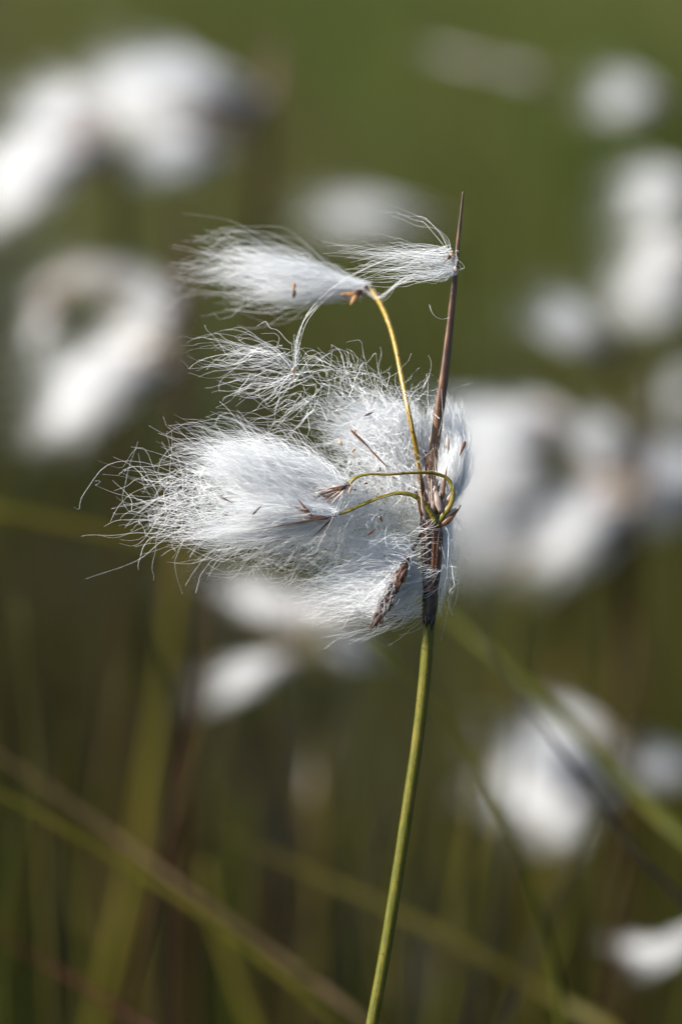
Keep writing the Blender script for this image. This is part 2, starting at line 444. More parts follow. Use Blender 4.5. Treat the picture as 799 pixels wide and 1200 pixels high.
# --- spikelet on the lower stalk, hairs streaming to the left
sp_low = tube('spikelet', N((394, 604, -28), (380, 606, -30), (362, 607, -30), (345, 608, -28)), px(2.5, 4.5, 5, 1.5), M['core'], plant, n=20, sides=12, jitter=0.12)
g = [tuft(1900, (392, 602, -28), (345, 602, -26), (256, 540, -26), (52, 26, 32), root_r=8, push=(-6, -8, 0), push_j=6, clump=0.65, nclump=44, lmin=0.3, lmax=1.04, curl=0.06, wave=0.8, shell=0.9),
     tuft(1100, (388, 606, -30), (335, 610, -28), (250, 626, -26), (76, 14, 28), root_r=6, push=(0, 9, 0), push_j=5, clump=0.65, nclump=30, lmin=0.3, lmax=1.06, curl=0.1, wave=0.9, shell=0.9),
     tuft(520, (388, 604, -30), (335, 605, -28), (262, 582, -20), (50, 34, 30), root_r=8, push=(-4, 0, 0), push_j=10, clump=0.5, nclump=30, lmin=0.3, lmax=1.0, curl=0.2, wave=1.2),
     tuft(900, (394, 602, -36), (350, 602, -40), (292, 592, -48), (58, 34, 16), root_r=6, push_j=5, clump=0.6, nclump=30, lmin=0.35, lmax=1.06, curl=0.05, wave=0.8),
     tuft(140, (372, 604, -28), (300, 600, -26), (206, 578, -24), (72, 62, 45), root_r=18, push_j=22, clump=0.5, nclump=24, lmin=0.5, lmax=1.12, curl=0.55, wave=1.7, K=24),
     curves(*(lambda r: (r, r + rng.normal(0, 20, r.shape) + (-18, 0, 0), r + rng.normal(0, 1, r.shape) * (34, 30, 24) + (-26, 6, 0)))(ellipsoid(130, (238, 585, -24), (66, 54, 36), 1.0)), 1.5, 22, 0.45),
     tuft(46, (300, 604, -28), (250, 600, -26), (140, 590, -24), (56, 70, 40), root_r=16, push_j=22, clump=0.3, nclump=12, lmin=0.75, lmax=1.15, curl=0.6, wave=1.8, K=26)]
link('cotton_hair', hair_mesh('cotton_hair', g, M['hair']), sp_low)
for p0, p1, w, mt, z in (((392, 605), (301, 621), 3.4, 'scale_dark', -60), ((366, 604), (334, 588), 5, 'scale', -54), ((364, 603), (348, 584), 4.5, 'scale', -55), ((385, 607), (350, 607), 7, 'scale_dark', -52), ((366, 606), (338, 602), 7, 'scale_pale', -53),
                         ((390, 607), (366, 630), 3.0, 'scale_dark', -44), ((392, 608), (372, 634), 2.2, 'scale_pale', -45), ((258, 582), (274, 590), 3.2, 'scale', -66), ((296, 603), (307, 592), 4, 'scale_dark', -66), ((262, 603), (268, 604), 2.6, 'scale', -62)):
    scale_blade(sp_low, p0, p1, w * 0.72, mt, z * 0.9)

# --- spikelet on the upper curved stalk, behind the lower one
sp_up = tube('spikelet', N((409, 567, -28), (396, 575, -26), (380, 583, -22), (362, 590, -18)), px(3, 4.5, 4, 1.5), M['core'], plant, n=18, sides=12, jitter=0.12)
g = [tuft(850, (405, 570, -24), (350, 575, -14), (262, 532, -4), (72, 40, 38), root_r=10, push=(-4, -12, 0), push_j=12, clump=0.5, nclump=50, lmin=0.45, lmax=1.1, curl=0.15, shell=0.8),
     tuft(190, (400, 570, -20), (330, 560, -10), (255, 510, -4), (62, 26, 36), root_r=16, push=(0, -10, 0), push_j=16, clump=0.6, nclump=26, lmin=0.6, lmax=1.1, curl=0.35, wave=1.4, K=20),
     tuft(200, (400, 575, -10), (370, 600, 0), (300, 650, 8), (90, 34, 36), root_r=24, push=(0, 16, 0), push_j=18, clump=0.4, nclump=20, lmin=0.6, lmax=1.1, curl=0.4, wave=1.5, K=20)]
link('cotton_hair', hair_mesh('cotton_hair', g, M['hair']), sp_up)
for p0, p1, w, mt in (((409, 568), (362, 585), 4, 'scale'), ((408, 568), (352, 578), 3.2, 'scale_pale'), ((409, 569), (386, 592), 4, 'scale_pale'), ((407, 569), (394, 576), 6, 'scale_dark'), ((412, 570), (408, 580), 6, 'scale_pale'), ((404, 570), (372, 575), 3, 'scale'), ((405, 571), (374, 592), 2.4, 'scale_pale'), ((380, 577), (364, 589), 2.6, 'scale_dark')):
    scale_blade(sp_up, p0, p1, w * 0.7, mt, -33)

# --- dark drooping spikelet low on the left of the sheath
sp_dark = tube('spikelet', N((478, 652, -14), (470, 672, -26), (458, 692, -31), (449, 712, -31), (440, 731, -29)), px(2, 6.0, 8.2, 7.6, 1.5), M['core_dark'], plant, n=34, sides=14, jitter=0.15)
g = [tuft(600, (474, 664, -14), (446, 716, -18), (384, 690, -4), (52, 42, 34), root_r=11, push=(-4, -4, 0), push_j=9, clump=0.5, nclump=34, lmin=0.45, lmax=1.1, curl=0.15),
     tuft(240, (480, 640, 0), (470, 670, -10), (410, 650, -4), (44, 32, 34), root_r=14, push=(0, -12, 0), push_j=14, clump=0.4, nclump=24, lmin=0.5, lmax=1.1, curl=0.3, wave=1.3),
     tuft(420, (494, 690, 8), (476, 640, 4), (405, 706, 10), (50, 30, 24), root_r=9, push=(0, 22, 2), push_j=12, clump=0.4, nclump=20, lmin=0.55, lmax=1.1, curl=0.25, wave=1.2),
     tuft(170, (470, 668, -26), (446, 716, -28), (430, 704, -54), (40, 32, 12), root_r=10, push_j=8, clump=0.3, nclump=12, lmin=0.5, lmax=1.0)]
rt = N((0, 0, 0)) * 0
rt = np.stack([rng.uniform(470, 503, 60), rng.uniform(700, 722, 60), rng.uniform(-8, 8, 60)], 1)
tp = np.stack([rng.uniform(380, 470, 60), rng.uniform(705, 752, 60), rng.uniform(-20, 10, 60)], 1)
g.append(curves(rt, (rt + tp) / 2 + rng.normal(0, 5, rt.shape) + (8, 12, 0), tp, 1.0, 18, 0.2))
link('cotton_hair', hair_mesh('cotton_hair', g, M['hair']), sp_dark)
for k in range(26):
    u = rng.random()
    cx, cy = 474 - 32 * u, 662 + 64 * u
    dx, dy = rng.uniform(-9, 9), rng.uniform(8, 20)
    scale_blade(sp_dark, (cx + rng.uniform(-6, 6), cy), (cx - 4 + dx, cy + dy), rng.uniform(3, 5.5), ('scale_dark', 'scale_dark', 'core', 'scale_dark', 'scale')[k % 5], -36 - rng.uniform(0, 3))

# --- far spikelet at the end of the long straight stalk
sp_top = tube('spikelet', N((433, 338, 101), (424, 342, 103), (410, 345, 104), (396, 344, 104)), px(3.4, 5.5, 6, 1.5), M['core'], plant, n=18, sides=12, jitter=0.1)
g = [tuft(1250, (430, 338, 102), (378, 338, 104), (336, 339, 105), (52, 17, 26), root_r=8, push=(4, -2, 0), push_j=4, clump=0.3, nclump=40, lmin=0.5, lmax=1.1, curl=0.1),
     tuft(300, (428, 336, 102), (380, 336, 104), (262, 308, 104), (62, 32, 30), root_r=9, push=(6, -8, 0), push_j=6, clump=0.65, nclump=22, lmin=0.7, lmax=1.1, curl=0.25, wave=1.3, K=22),
     tuft(40, (400, 345, 104), (370, 345, 104), (270, 350, 100), (60, 24, 24), root_r=10, push=(0, 8, 0), push_j=8, clump=0.3, nclump=10, lmin=0.7, lmax=1.1, curl=0.4, wave=1.6, K=20)]
link('cotton_hair', hair_mesh('cotton_hair', g, M['hair']), sp_top)
for p0, p1, w, mt, z in (((424, 340), (408, 352), 8, 'scale', 78), ((420, 345), (398, 344), 6, 'seed', 78), ((418, 346), (410, 358), 6, 'seed', 76), ((345, 332), (344, 341), 5, 'seed', 66), ((345, 340), (344, 350), 5, 'scale_dark', 66), ((432, 338), (424, 336), 8, 'scale_dark', 94)):
    scale_blade(sp_top, p0, p1, w, mt, z)

# ------------------------------------------------------------------ loose seed tufts caught on the plant
def seed_thing(at, label, seeds, groups, rad):
    t = thing('seed_tuft', near(np.array(at, float)), label, 'seed tuft', 'loose seed tufts caught on the cotton grass')
    for p0, p1, w, mt, z in seeds:
        scale_blade(t, p0, p1, w, mt, z, flat=0.8, name='seed')
    link('seed_hair', hair_mesh('seed_hair', groups, M['hair'], rad), t)
    return t


bundle = catmull(np.array([(527, 302, -8), (480, 298, -10), (440, 312, -12), (404, 330, -10), (376, 352, -8), (358, 374, -6), (350, 398, -6), (345, 432, -4)], float), 40)
nb = 4
tt = np.linspace(0, 1, 40)[None, :, None]
off = rng.normal(0, 1.6, (nb, 1, 3)) + rng.normal(0, 2.2, (nb, 1, 3)) * np.sin(tt * rng.uniform(4, 14, (nb, 1, 1)) + rng.uniform(0, 6, (nb, 1, 3)))
bund = bundle[None] + off
g = [tuft(105, (525, 292, -7), (532, 316, -7), (436, 300, -8), (62, 28, 30), root_r=6, push=(0, -3, 0), push_j=7, clump=0.25, nclump=30, lmin=0.8, lmax=1.12, curl=0.12, wave=0.8, K=22),
     tuft(55, (530, 312, -7), (533, 318, -7), (462, 322, -8), (58, 14, 30), root_r=3, push=(6, 6, 0), push_j=5, clump=0.5, nclump=14, lmin=0.7, lmax=1.1, curl=0.12, wave=0.8, K=22),
     tuft(4, (527, 300, -7), (530, 304, -7), (440, 248, -8), (56, 16, 30), root_r=2, push=(18, -18, 0), push_j=6, clump=0.2, nclump=8, lmin=0.85, lmax=1.05, curl=0.4, wave=1.3, K=26),
     tuft(12, (531, 316, -7), (533, 318, -7), (530, 308, -8), (12, 18, 20), root_r=3, push_j=8, lmin=0.8, lmax=1.2, curl=0.6, K=18), bund[:, :27]]
hook = catmull(np.array([(530, 318, -6), (496, 322, -2), (470, 330, 30), (452, 344, 62), (444, 349, 75), (430, 340, 88)], float), 24)
g.append(hook[None] + rng.normal(0, 1.6, (9, 1, 3)) + rng.normal(0, 2.0, (9, 1, 3)) * np.sin(np.linspace(0, 9, 24)[None, :, None] + rng.uniform(0, 6, (9, 1, 3))))
stray = catmull(np.array([(503, 357, -6), (508, 369, -6), (517, 374, -5), (526, 372, -4)], float), 16)
g.append(stray[None])
seed_thing((530, 306, -7), 'seed tuft with long white hairs snagged near the tip of the tall brown spike', [((529, 298), (520, 308), 4.0, 'scale', -10), ((531, 297), (526, 300), 4.0, 'seed', -10), ((532, 313), (537, 320), 4.5, 'scale_pale', -10)], g, (0.15, 0.27))

def drift(n, c, r, d, sd, wave=1.1):
    rt = ellipsoid(n, c, r, 1.0)
    tp = rt + np.array(d, float) * rng.uniform(0.5, 1.2, (n, 1)) + rng.normal(0, 1, (n, 3)) * sd
    return curves(rt, (rt + tp) / 2 + rng.normal(0, 1, (n, 3)) * (10, 16, 12), tp, wave, 28, 0.25)


g = [tuft(26, (344, 434, -4), (336, 428, -4), (258, 406, -4), (70, 26, 40), root_r=8, push=(-8, -20, 0), push_j=14, clump=0.6, nclump=10, lmin=0.8, lmax=1.12, curl=0.25, wave=1.0, K=28),
     tuft(14, (344, 436, -4), (340, 442, -4), (290, 462, -4), (64, 34, 40), root_r=8, push=(-10, 14, 0), push_j=18, clump=0.6, nclump=8, lmin=0.75, lmax=1.1, curl=0.3, wave=1.1, K=28),
     tuft(14, (346, 434, -4), (350, 438, -4), (418, 446, -2), (54, 32, 40), root_r=8, push=(12, -26, 0), push_j=16, clump=0.6, nclump=8, lmin=0.75, lmax=1.1, curl=0.3, wave=1.1, K=28),
     drift(40, (318, 412, -4), (46, 16, 20), (-66, -2, 0), (14, 10, 12)),
     drift(34, (330, 444, -2), (48, 20, 20), (-62, 12, 0), (18, 12, 12)),
     drift(26, (360, 470, 0), (44, 26, 20), (-44, 22, 0), (22, 16, 12), 1.3),
     drift(20, (410, 430, 0), (34, 18, 20), (-40, -14, 0), (18, 12, 12), 1.3),
     tuft(10, (345, 432, -4), (346, 428, -4), (348, 392, -5), (14, 18, 14), root_r=3, push_j=6, lmin=0.7, lmax=1.1, curl=0.3, K=18), bund[:4, 26:]]
seed_thing((344, 434, -4), 'sparse seed tuft with curly hairs fanning out just above the white head', [((346, 430), (341, 436), 4.0, 'scale_pale', -8), ((343, 436), (347, 441), 3.6, 'scale', -8)], g, (0.15, 0.26))


# ================================================================== the other cotton grass plants
def unit_tuft(n, splay, seed_w):
    """hair of one spikelet in unit size: base at 0, blown along -x for about 1"""
    u = rng.random((n, 1))
    root = np.concatenate([-0.28 * u, np.zeros((n, 2))], 1) + rng.normal(0, 0.045, (n, 3))
    d = rng.normal(size=(n, 3))
    d /= np.linalg.norm(d, axis=1, keepdims=True)
    d *= (rng.random(n) ** 0.4)[:, None]
    tip = np.array([-0.62, 0, 0]) + d * (0.42, splay, splay)
    e = rng.normal(size=(11, 3))
    e /= np.linalg.norm(e, axis=1, keepdims=True)
    cc = np.array([-0.62, 0, 0]) + e * (0.46, splay, splay) * rng.uniform(0.45, 1.35, (11, 1))
    w = np.argmin(((tip[:, None] - cc[None]) ** 2).sum(-1), 1)
    k = seed_w * rng.random((n, 1)) ** 0.6
    tip = tip * (1 - k) + cc[w] * k
    far = rng.random(n) < 0.18
    tip[far] = root[far] + (tip[far] - root[far]) * rng.uniform(1.1, 1.7, (far.sum(), 1)) + rng.normal(0, 0.08, (far.sum(), 3))
    ctrl = root + (tip - root) * 0.45 + np.stack([rng.normal(0.04, 0.05, n), *(d[:, 1:] * 0.12).T], 1)
    return curves(root, ctrl, tip, 1.0, 7, 0.12)


ident = lambda a: a
TUFTS = [hair_mesh('cotton_hair', [unit_tuft(n, s, c)], M['hair_far'], (0.0045, 0.0075), 0.5, ident, 1.0) for n, s, c in ((1300, 0.54, 0.85), (1100, 0.50, 0.9), (1200, 0.58, 0.8))]
THIN = [hair_mesh('cotton_hair', [unit_tuft(n, s, c)], M['hair_far'], (0.004, 0.006), 0.5, ident, 1.0) for n, s, c in ((200, 0.46, 0.5), (160, 0.5, 0.5))]
core_tmp = tube('spikelet', [(0.03, 0, 0), (-0.06, 0, 0), (-0.22, 0.01, 0), (-0.36, 0, 0)], [0.03, 0.075, 0.07, 0.015], M['core'], None, n=12, sides=10, ref=(0, 0, 1), jitter=0.1)
CORE = core_tmp.data
bpy.data.objects.remove(core_tmp)
sc_tmp = tube('scale', [(0.0, 0, 0), (-0.08, -0.06, -0.03), (-0.2, -0.12, -0.05), (-0.33, -0.13, -0.06)], [0.02, 0.06, 0.05, 0.008], M['scale_tan'], None, n=10, sides=8, ref=(0, 0, 1), flat=0.35)
SCALE = sc_tmp.data
bpy.data.objects.remove(sc_tmp)


def cotton_plant(label, d, junction, tufts, lean=(0, 0), mat='far_green', width=1.1, bract=None):
    """a whole plant: junction pixel at depth d, tufts as (base px, tip px, width px, depth offset m, thin?)"""
    j = world(np.array(junction, float), d)
    foot = np.array([j[0] + lean[0], j[1] + lean[1], 0.0])
    t = thing('cotton_grass', foot, label, 'cotton grass', 'cotton grass plants')
    mid = j * 0.5 + foot * 0.5 + np.array([lean[0] * -0.25, 0, 0])
    tube('stem', [foot, mid * 0.5 + foot * 0.5 + np.array([0.002, 0, 0]), mid, (mid + j) / 2, j], [width * 1.3e-3, width * 1.2e-3, width * 1.1e-3, width * 1e-3, width * 1.5e-3], M[mat], t, n=24, sides=10)
    if bract:
        b = world(np.array(bract, float), d)
        tube('bract', [j, (j + b) / 2 + np.array([0.002, 0, 0.002]), b], [1.5e-3, 1.1e-3, 2e-4], M['bract'], t, n=12, sides=8)
    for i, tf in enumerate(tufts):
        (p0, p1, w) = tf[:3]
        dz = tf[3] if len(tf) > 3 else 0.0
        thin = len(tf) > 4 and tf[4]
        a = world(np.array(p0, float), d + dz)
        b = world(np.array(p1, float), d + dz + (0.006 if i % 2 else -0.006))
        tube('peduncle', [j, (a + j) / 2 + np.array([0.0, 0.0, 0.003]), a], [8e-4, 6e-4, 6e-4], M['peduncle'], t, n=10, sides=8)
        L = np.linalg.norm(b - a)
        wid = 0.84 * w * S * d / FOCUS
        x = Vector(a - b).normalized()
        q = x.to_track_quat('X', 'Z')
        sp = bpy.data.objects.new('spikelet', CORE)
        COL.objects.link(sp)
        sp.parent = t
        sp.location = Vector(a) - t.location
        sp.rotation_mode = 'QUATERNION'
        sp.rotation_quaternion = q
        sp.scale = (L, wid * 1.0, wid * 1.0)
        h = bpy.data.objects.new('cotton_hair', (THIN if thin else TUFTS)[i % (2 if thin else 3)])
        COL.objects.link(h)
        h.parent = sp
        h.rotation_euler = (1.3 * i, 0, 0)
        for k in range(6):
            s = bpy.data.objects.new('scale', SCALE)
            COL.objects.link(s)
            s.parent = sp
            s.rotation_euler = (1.3 * k + i, 0, 0.25 * (k % 3 - 1))
            s.scale = (1.5 + 0.4 * (k % 2), 1.8, 1.8)
    return t


PLANTS = [
    ('cotton grass at the frame corner with two drooping tufts above the hollow white ring', 0.95, (138, 172), [((128, 168), (-28, 226), 112), ((132, 150), (36, 122), 90, 0.005), ((120, 180), (20, 160), 96, 0.01)], (0.006, 0.01), 'far_brown'),
    ('largest blurred white head, three broad tufts left of a dark stalk, highest on its side', 0.97, (306, 150), [((300, 118), (152, 84), 104), ((296, 136), (140, 128), 110, 0.01), ((262, 176), (158, 190), 70, -0.008), ((250, 110), (120, 110), 90, 0.012)], (0.002, 0.01), 'far_brown', 1.4, (318, 40)),
    ('blurred cotton grass whose thin and thick tufts form a hollow white ring', 0.93, (212, 402), [((196, 428), (62, 462), 104), ((204, 400), (116, 424), 96, 0.006), ((206, 340), (56, 312), 60, 0.01, True), ((120, 312), (30, 350), 44, 0.012, True), ((204, 360), (150, 330), 60, 0.0, True), ((70, 330), (34, 420), 50, 0.01, True), ((212, 384), (158, 352), 76), ((140, 440), (70, 500), 76)], (0.0, 0.01), 'far_brown', 1.5, (216, 270)),
    ('lone round white tuft far off, small and bright beside a fainter one', 1.08, (784, 124), [((778, 120), (706, 106), 66)], (0.01, 0.02), 'far_green'),
    ('faintest and farthest white wisp, thin and pale grey green', 1.08, (664, 100), [((654, 96), (570, 74), 24, 0, True), ((590, 80), (490, 56), 16, 0, True)], (0.01, 0.02), 'far_green'),
    ('tall cotton grass cut by the frame edge with three stacked pale tufts', 1.05, (830, 290), [((826, 222), (736, 226), 80), ((834, 286), (746, 304), 84), ((840, 336), (722, 350), 90, 0.02)], (0.01, 0.02), 'far_green'),
    ('blurred white head straight behind the snagged seed tuft and tall brown spike', 1.12, (530, 272), [((512, 264), (386, 246), 56), ((470, 262), (360, 252), 40, 0.008, True)], (0.012, 0.02), 'far_green'),
    ('single blurred tuft hanging from an arched olive stalk, under the stacked tufts', 0.97, (722, 396), [((708, 412), (642, 360), 66)], (0.012, 0.01), 'far_olive'),
    ('big blurred white head beside the focused head, its wide tufts pink at the base', 0.97, (672, 524), [((660, 500), (522, 520), 104), ((652, 568), (500, 596), 128, 0.006), ((650, 580), (540, 634), 100, 0.012), ((668, 494), (600, 486), 56, 0.01), ((646, 510), (548, 560), 100, 0.004), ((640, 600), (556, 660), 70, 0.008), ((600, 496), (516, 488), 64, 0.012), ((655, 645), (532, 624), 92, -0.016), ((640, 575), (522, 562), 100, -0.018)], (0.0, 0.01), 'far_brown'),
    ('blurred low-hung white head with a brown centre, right of the big pink-based head', 0.95, (742, 610), [((736, 596), (626, 632), 96), ((738, 570), (640, 560), 70, 0.012, True), ((730, 540), (676, 500), 66, 0.012), ((724, 630), (640, 664), 56), ((738, 580), (668, 610), 76, 0.008)], (-0.002, 0.01), 'far_brown', 1.4, (748, 480)),
    ('blurred white head reaching in from outside the frame beside the low-hung head', 1.0, (868, 570), [((862, 560), (726, 552), 100), ((860, 590), (742, 590), 76, 0.01)], (0.0, 0.02), 'far_green'),
    ('small out of focus tuft at the frame edge under the three stacked tufts', 1.35, (850, 462), [((840, 460), (782, 462), 56)], (0.0, 0.02), 'far_green'),
    ('small blurred head of splayed tufts just under the focused head', 0.88, (374, 752), [((348, 770), (256, 804), 48), ((366, 734), (272, 690), 50, 0.006), ((446, 772), (372, 746), 44, 0.01), ((420, 730), (340, 712), 48, 0.014)], (-0.004, 0.01), 'far_olive'),
    ('narrow unopened white bud standing upright under the splayed tufts', 0.92, (362, 948), [((366, 942), (374, 872), 26, 0, True)], (0.0, 0.01), 'far_brown', 0.7),
    ('blurred white head low down, behind two crossing dark and green blades', 0.93, (722, 886), [((716, 884), (596, 884), 84), ((714, 904), (600, 930), 100, 0.006), ((700, 930), (644, 976), 64, 0.01), ((722, 876), (640, 842), 56, 0.01), ((690, 900), (600, 920), 100, 0.012), ((712, 932), (608, 934), 84, -0.014)], (0.0, 0.01), 'far_olive'),
    ('small pinkish tuft at the frame edge beside the head behind the crossing blades', 0.97, (838, 915), [((826, 912), (742, 888), 56)], (0.0, 0.01), 'far_olive'),
    ('lowest white tuft, a curved crescent in the frame corner', 0.82, (836, 1080), [((836, 1084), (768, 1122), 34), ((800, 1120), (732, 1110), 26, 0.004), ((790, 1124), (740, 1130), 22, 0.003, True)], (0.0, 0.01), 'far_olive'),
]
for a in PLANTS:
    cotton_plant(*a)


# ================================================================== single blades and stalks one can tell apart
def blade(name, label, pts, half, mat, cat, flat=0.3, group='blades and stalks crossing behind the focused plant', foot=True):
    """pts as (px, py, depth m), last one continued down to the ground; half width in mm"""
    w = [world(np.array(p[:2], float), p[2]) for p in pts]
    if foot:
        v = w[-1] - w[-2]
        v = v / np.linalg.norm(v)
        z0 = w[-1][2]
        e = w[-1]
        for k, f in ((0.03, 0.9), (0.07, 0.7), (0.12, 0.35), (0.15, -0.01)):
            w.append(np.array([e[0] + v[0] * k, e[1] + max(v[1], 0.0) * k * 0.3 + 0.05 * k, min(z0 * f, e[2] + v[2] * k)]))
    hm = half * 1e-3
    o = tube(name, w, [hm * 0.35, hm * 0.8, hm, hm, hm * 1.05, hm * 1.1], M[mat], None, n=50, sides=10, flat=flat, twist=0.6)
    # origin at the foot
    base_pt = Vector(w[-1])
    for vtx in o.data.vertices:
        vtx.co = vtx.co - base_pt
    o.location = base_pt
    return tag(o, label, cat, group, 'thing')


blade('grass_blade', 'tan dry blade slanting down across the lower corner just above a green one', [(-130, 815, 0.73), (0, 886, 0.73), (120, 968, 0.73), (230, 1050, 0.725), (330, 1122, 0.725), (430, 1200, 0.72)], 0.85, 'far_tan', 'grass blade')
blade('grass_blade', 'green blade slanting down across the lower corner just under the tan one', [(-130, 880, 0.70), (0, 930, 0.70), (100, 985, 0.70), (190, 1040, 0.70), (290, 1110, 0.70), (395, 1200, 0.70)], 1.0, 'far_lit', 'grass blade')
blade('grass_blade', 'long pale green blade slanting down beside the stem towards the low white head', [(430, 640, 0.76), (530, 726, 0.75), (620, 805, 0.74), (700, 880, 0.735), (760, 945, 0.73), (830, 1010, 0.72)], 1.7, 'far_green', 'grass blade')
blade('sedge_stalk', 'dark brown stalk slanting in front of the low white head', [(560, 740, 0.69), (610, 815, 0.685), (650, 870, 0.68), (700, 940, 0.68), (750, 1005, 0.68), (820, 1080, 0.68)], 0.85, 'far_dark', 'stalk', 0.8)
blade('sedge_stalk', 'dark green stalk bowing down behind the sharp stem', [(430, 750, 0.69), (500, 815, 0.69), (545, 875, 0.69), (590, 960, 0.69), (625, 1050, 0.695), (652, 1150, 0.70), (664, 1240, 0.70)], 0.9, 'far_green', 'stalk', 0.7)
blade('grass_blade', 'olive blade slanting low behind the foot of the sharp stem', [(250, 970, 0.76), (340, 1012, 0.76), (450, 1062, 0.755), (560, 1118, 0.75), (650, 1170, 0.75), (720, 1210, 0.74)], 1.6, 'far_olive', 'grass blade')
blade('grass_blade', 'pale green blade lying almost level behind the streaming white hairs', [(480, 716, 0.78), (380, 690, 0.78), (250, 655, 0.78), (120, 624, 0.78), (0, 600, 0.78), (-160, 575, 0.79)], 1.3, 'far_lit', 'grass blade')
blade('grass_blade', 'broad yellow olive blade standing upright under the white ring', [(216, 640, 0.86), (206, 720, 0.86), (196, 810, 0.86), (182, 900, 0.86), (168, 1000, 0.86), (140, 1130, 0.86)], 3.6, 'far_lit', 'grass blade', 0.25)
blade('sedge_stalk', 'thin dark red stalk low in the lower corner', [(-40, 1070, 0.72), (30, 1115, 0.72), (90, 1150, 0.715), (150, 1190, 0.71), (220, 1240, 0.70)], 0.8, 'far_red', 'stalk', 0.8)
blade('grass_blade', 'short bright green blade rising from the bottom edge left of the stem', [(240, 1010, 0.80), (255, 1080, 0.80), (275, 1140, 0.80), (300, 1200, 0.80), (325, 1260, 0.80)], 2.2, 'far_lit', 'grass blade')
blade('grass_blade', 'arched olive stalk beside the single hanging tuft', [(690, 360, 1.0), (716, 372, 1.0), (732, 430, 1.0), (736, 520, 1.0), (736, 640, 1.0), (736, 760, 1.0), (738, 900, 1.0)], 1.8, 'far_lit', 'stalk', 0.6)
blade('sedge_stalk', 'upright tan stalk behind the low-hung head with the brown centre', [(700, 350, 1.02), (712, 420, 1.02), (722, 520, 1.02), (728, 660, 1.02), (730, 800, 1.02), (732, 900, 1.02)], 1.4, 'far_tan', 'stalk', 0.8)
blade('sedge_stalk', 'brown stalk rising straight from the bottom between ring and bud', [(222, 300, 0.98), (216, 420, 0.98), (214, 540, 0.98), (210, 700, 0.98), (205, 900, 0.98)], 1.6, 'far_brown', 'stalk', 0.8)
blade('sedge_stalk', 'thick dark brown stalk along the edge of the white ring', [(206, 250, 0.9), (212, 330, 0.9), (216, 420, 0.9), (214, 520, 0.9), (208, 640, 0.9)], 2.4, 'far_brown', 'stalk', 0.8)
blade('sedge_stalk', 'olive stalk standing between the splayed tufts and the low white head', [(545, 680, 0.98), (540, 800, 0.98), (536, 920, 0.98), (530, 1060, 0.98), (528, 1160, 0.98)], 1.5, 'far_olive', 'stalk', 0.7)
blade('sedge_stalk', 'mustard stalk rising beside the low white head', [(660, 690, 1.0), (655, 800, 1.0), (650, 950, 1.0), (648, 1080, 1.0)], 1.8, 'far_lit', 'stalk', 0.7)


M['far_moss'] = mat_plant('far_moss', [(0.3, (0.032, 0.031, 0.003)), (0.7, (0.062, 0.051, 0.006))], 120, 0.5, (1, 1, 0.1), 0.0, 0.2, spec=0.06)
for k in range(50):
    d = 0.74 + 0.56 * rng.random() ** 1.3
    x0 = 400 + (k - 24.5) / 25 * 470 + rng.normal(0, 14)
    y0 = rng.uniform(640, 960) if d < 0.9 else rng.uniform(540, 860)
    ln = rng.uniform(280, 520)
    sl = rng.normal(-0.05, 0.16)
    bow = rng.normal(0, 14)
    pts = [(x0 + sl * t * ln + bow * math.sin(PI * t), y0 + ln * t, d) for t in (0, 0.3, 0.6, 1.0)]
    blade('sedge_stalk', 'blurred upright sedge stalk in the dark thicket below the white heads', pts[::1], rng.uniform(0.5, 1.1) if d < 0.9 else rng.uniform(0.9, 2.2), ('far_moss', 'far_dark', 'far_lit', 'far_brown', 'far_olive', 'far_dark', 'far_green')[k % 7], 'stalk', 0.5, 'upright sedge stalks in the thicket')


# ================================================================== ground and the mass of bog grass
def value_noise(x, y, s):
    return (np.sin(x * s + 1.3) * np.cos(y * s * 0.9 + 0.4) + 0.6 * np.sin(x * s * 2.3 + y * s * 1.7) + 0.3 * np.cos(y * s * 4.1 - x * s * 3.3)) / 1.9


rr = np.concatenate([np.linspace(0, 8, 60), np.geomspace(8.6, 600, 40)])
na = 96
aa = np.linspace(0, 2 * PI, na, endpoint=False)
gx = (rr[:, None] * np.cos(aa)).ravel()
gy = (rr[:, None] * np.sin(aa)).ravel() + 1.0
gz = 0.012 * value_noise(gx, gy, 4.0) * np.clip(1.5 - np.hypot(gx, gy) / 20, 0, 1) - 0.008
idx = np.arange(len(rr) * na).reshape(len(rr), na)
q = np.concatenate([np.stack([idx[:-1, s], idx[1:, s], idx[1:, (s + 1) % na], idx[:-1, (s + 1) % na]], -1) for s in range(na)])
m, nt, b, out = new_mat('bog_ground')
tc = nt.nodes.new('ShaderNodeTexCoord')
nz = nt.nodes.new('ShaderNodeTexNoise')
nz.inputs['Scale'].default_value = 5.0
nz.inputs['Detail'].default_value = 10.0
nt.links.new(tc.outputs['Object'], nz.inputs['Vector'])
rp = ramp(nt, [(0.3, (0.008, 0.005, 0.0025)), (0.5, (0.015, 0.010, 0.005)), (0.7, (0.022, 0.020, 0.006))])
nt.links.new(nz.outputs[0], rp.inputs[0])
nt.links.new(rp.outputs[0], b.inputs['Base Color'])
b.inputs['Roughness'].default_value = 0.85
bp = nt.nodes.new('ShaderNodeBump')
bp.inputs['Strength'].default_value = 0.8
bp.inputs['Distance'].default_value = 0.02
nt.links.new(nz.outputs[0], bp.inputs['Height'])
nt.links.new(bp.outputs[0], b.inputs['Normal'])
ground = link('ground', mesh_from('ground', np.stack([gx, gy, gz], 1), q, m))
ground['kind'] = 'structure'
ground['label'] = 'dark brown peat and moss of the bog'


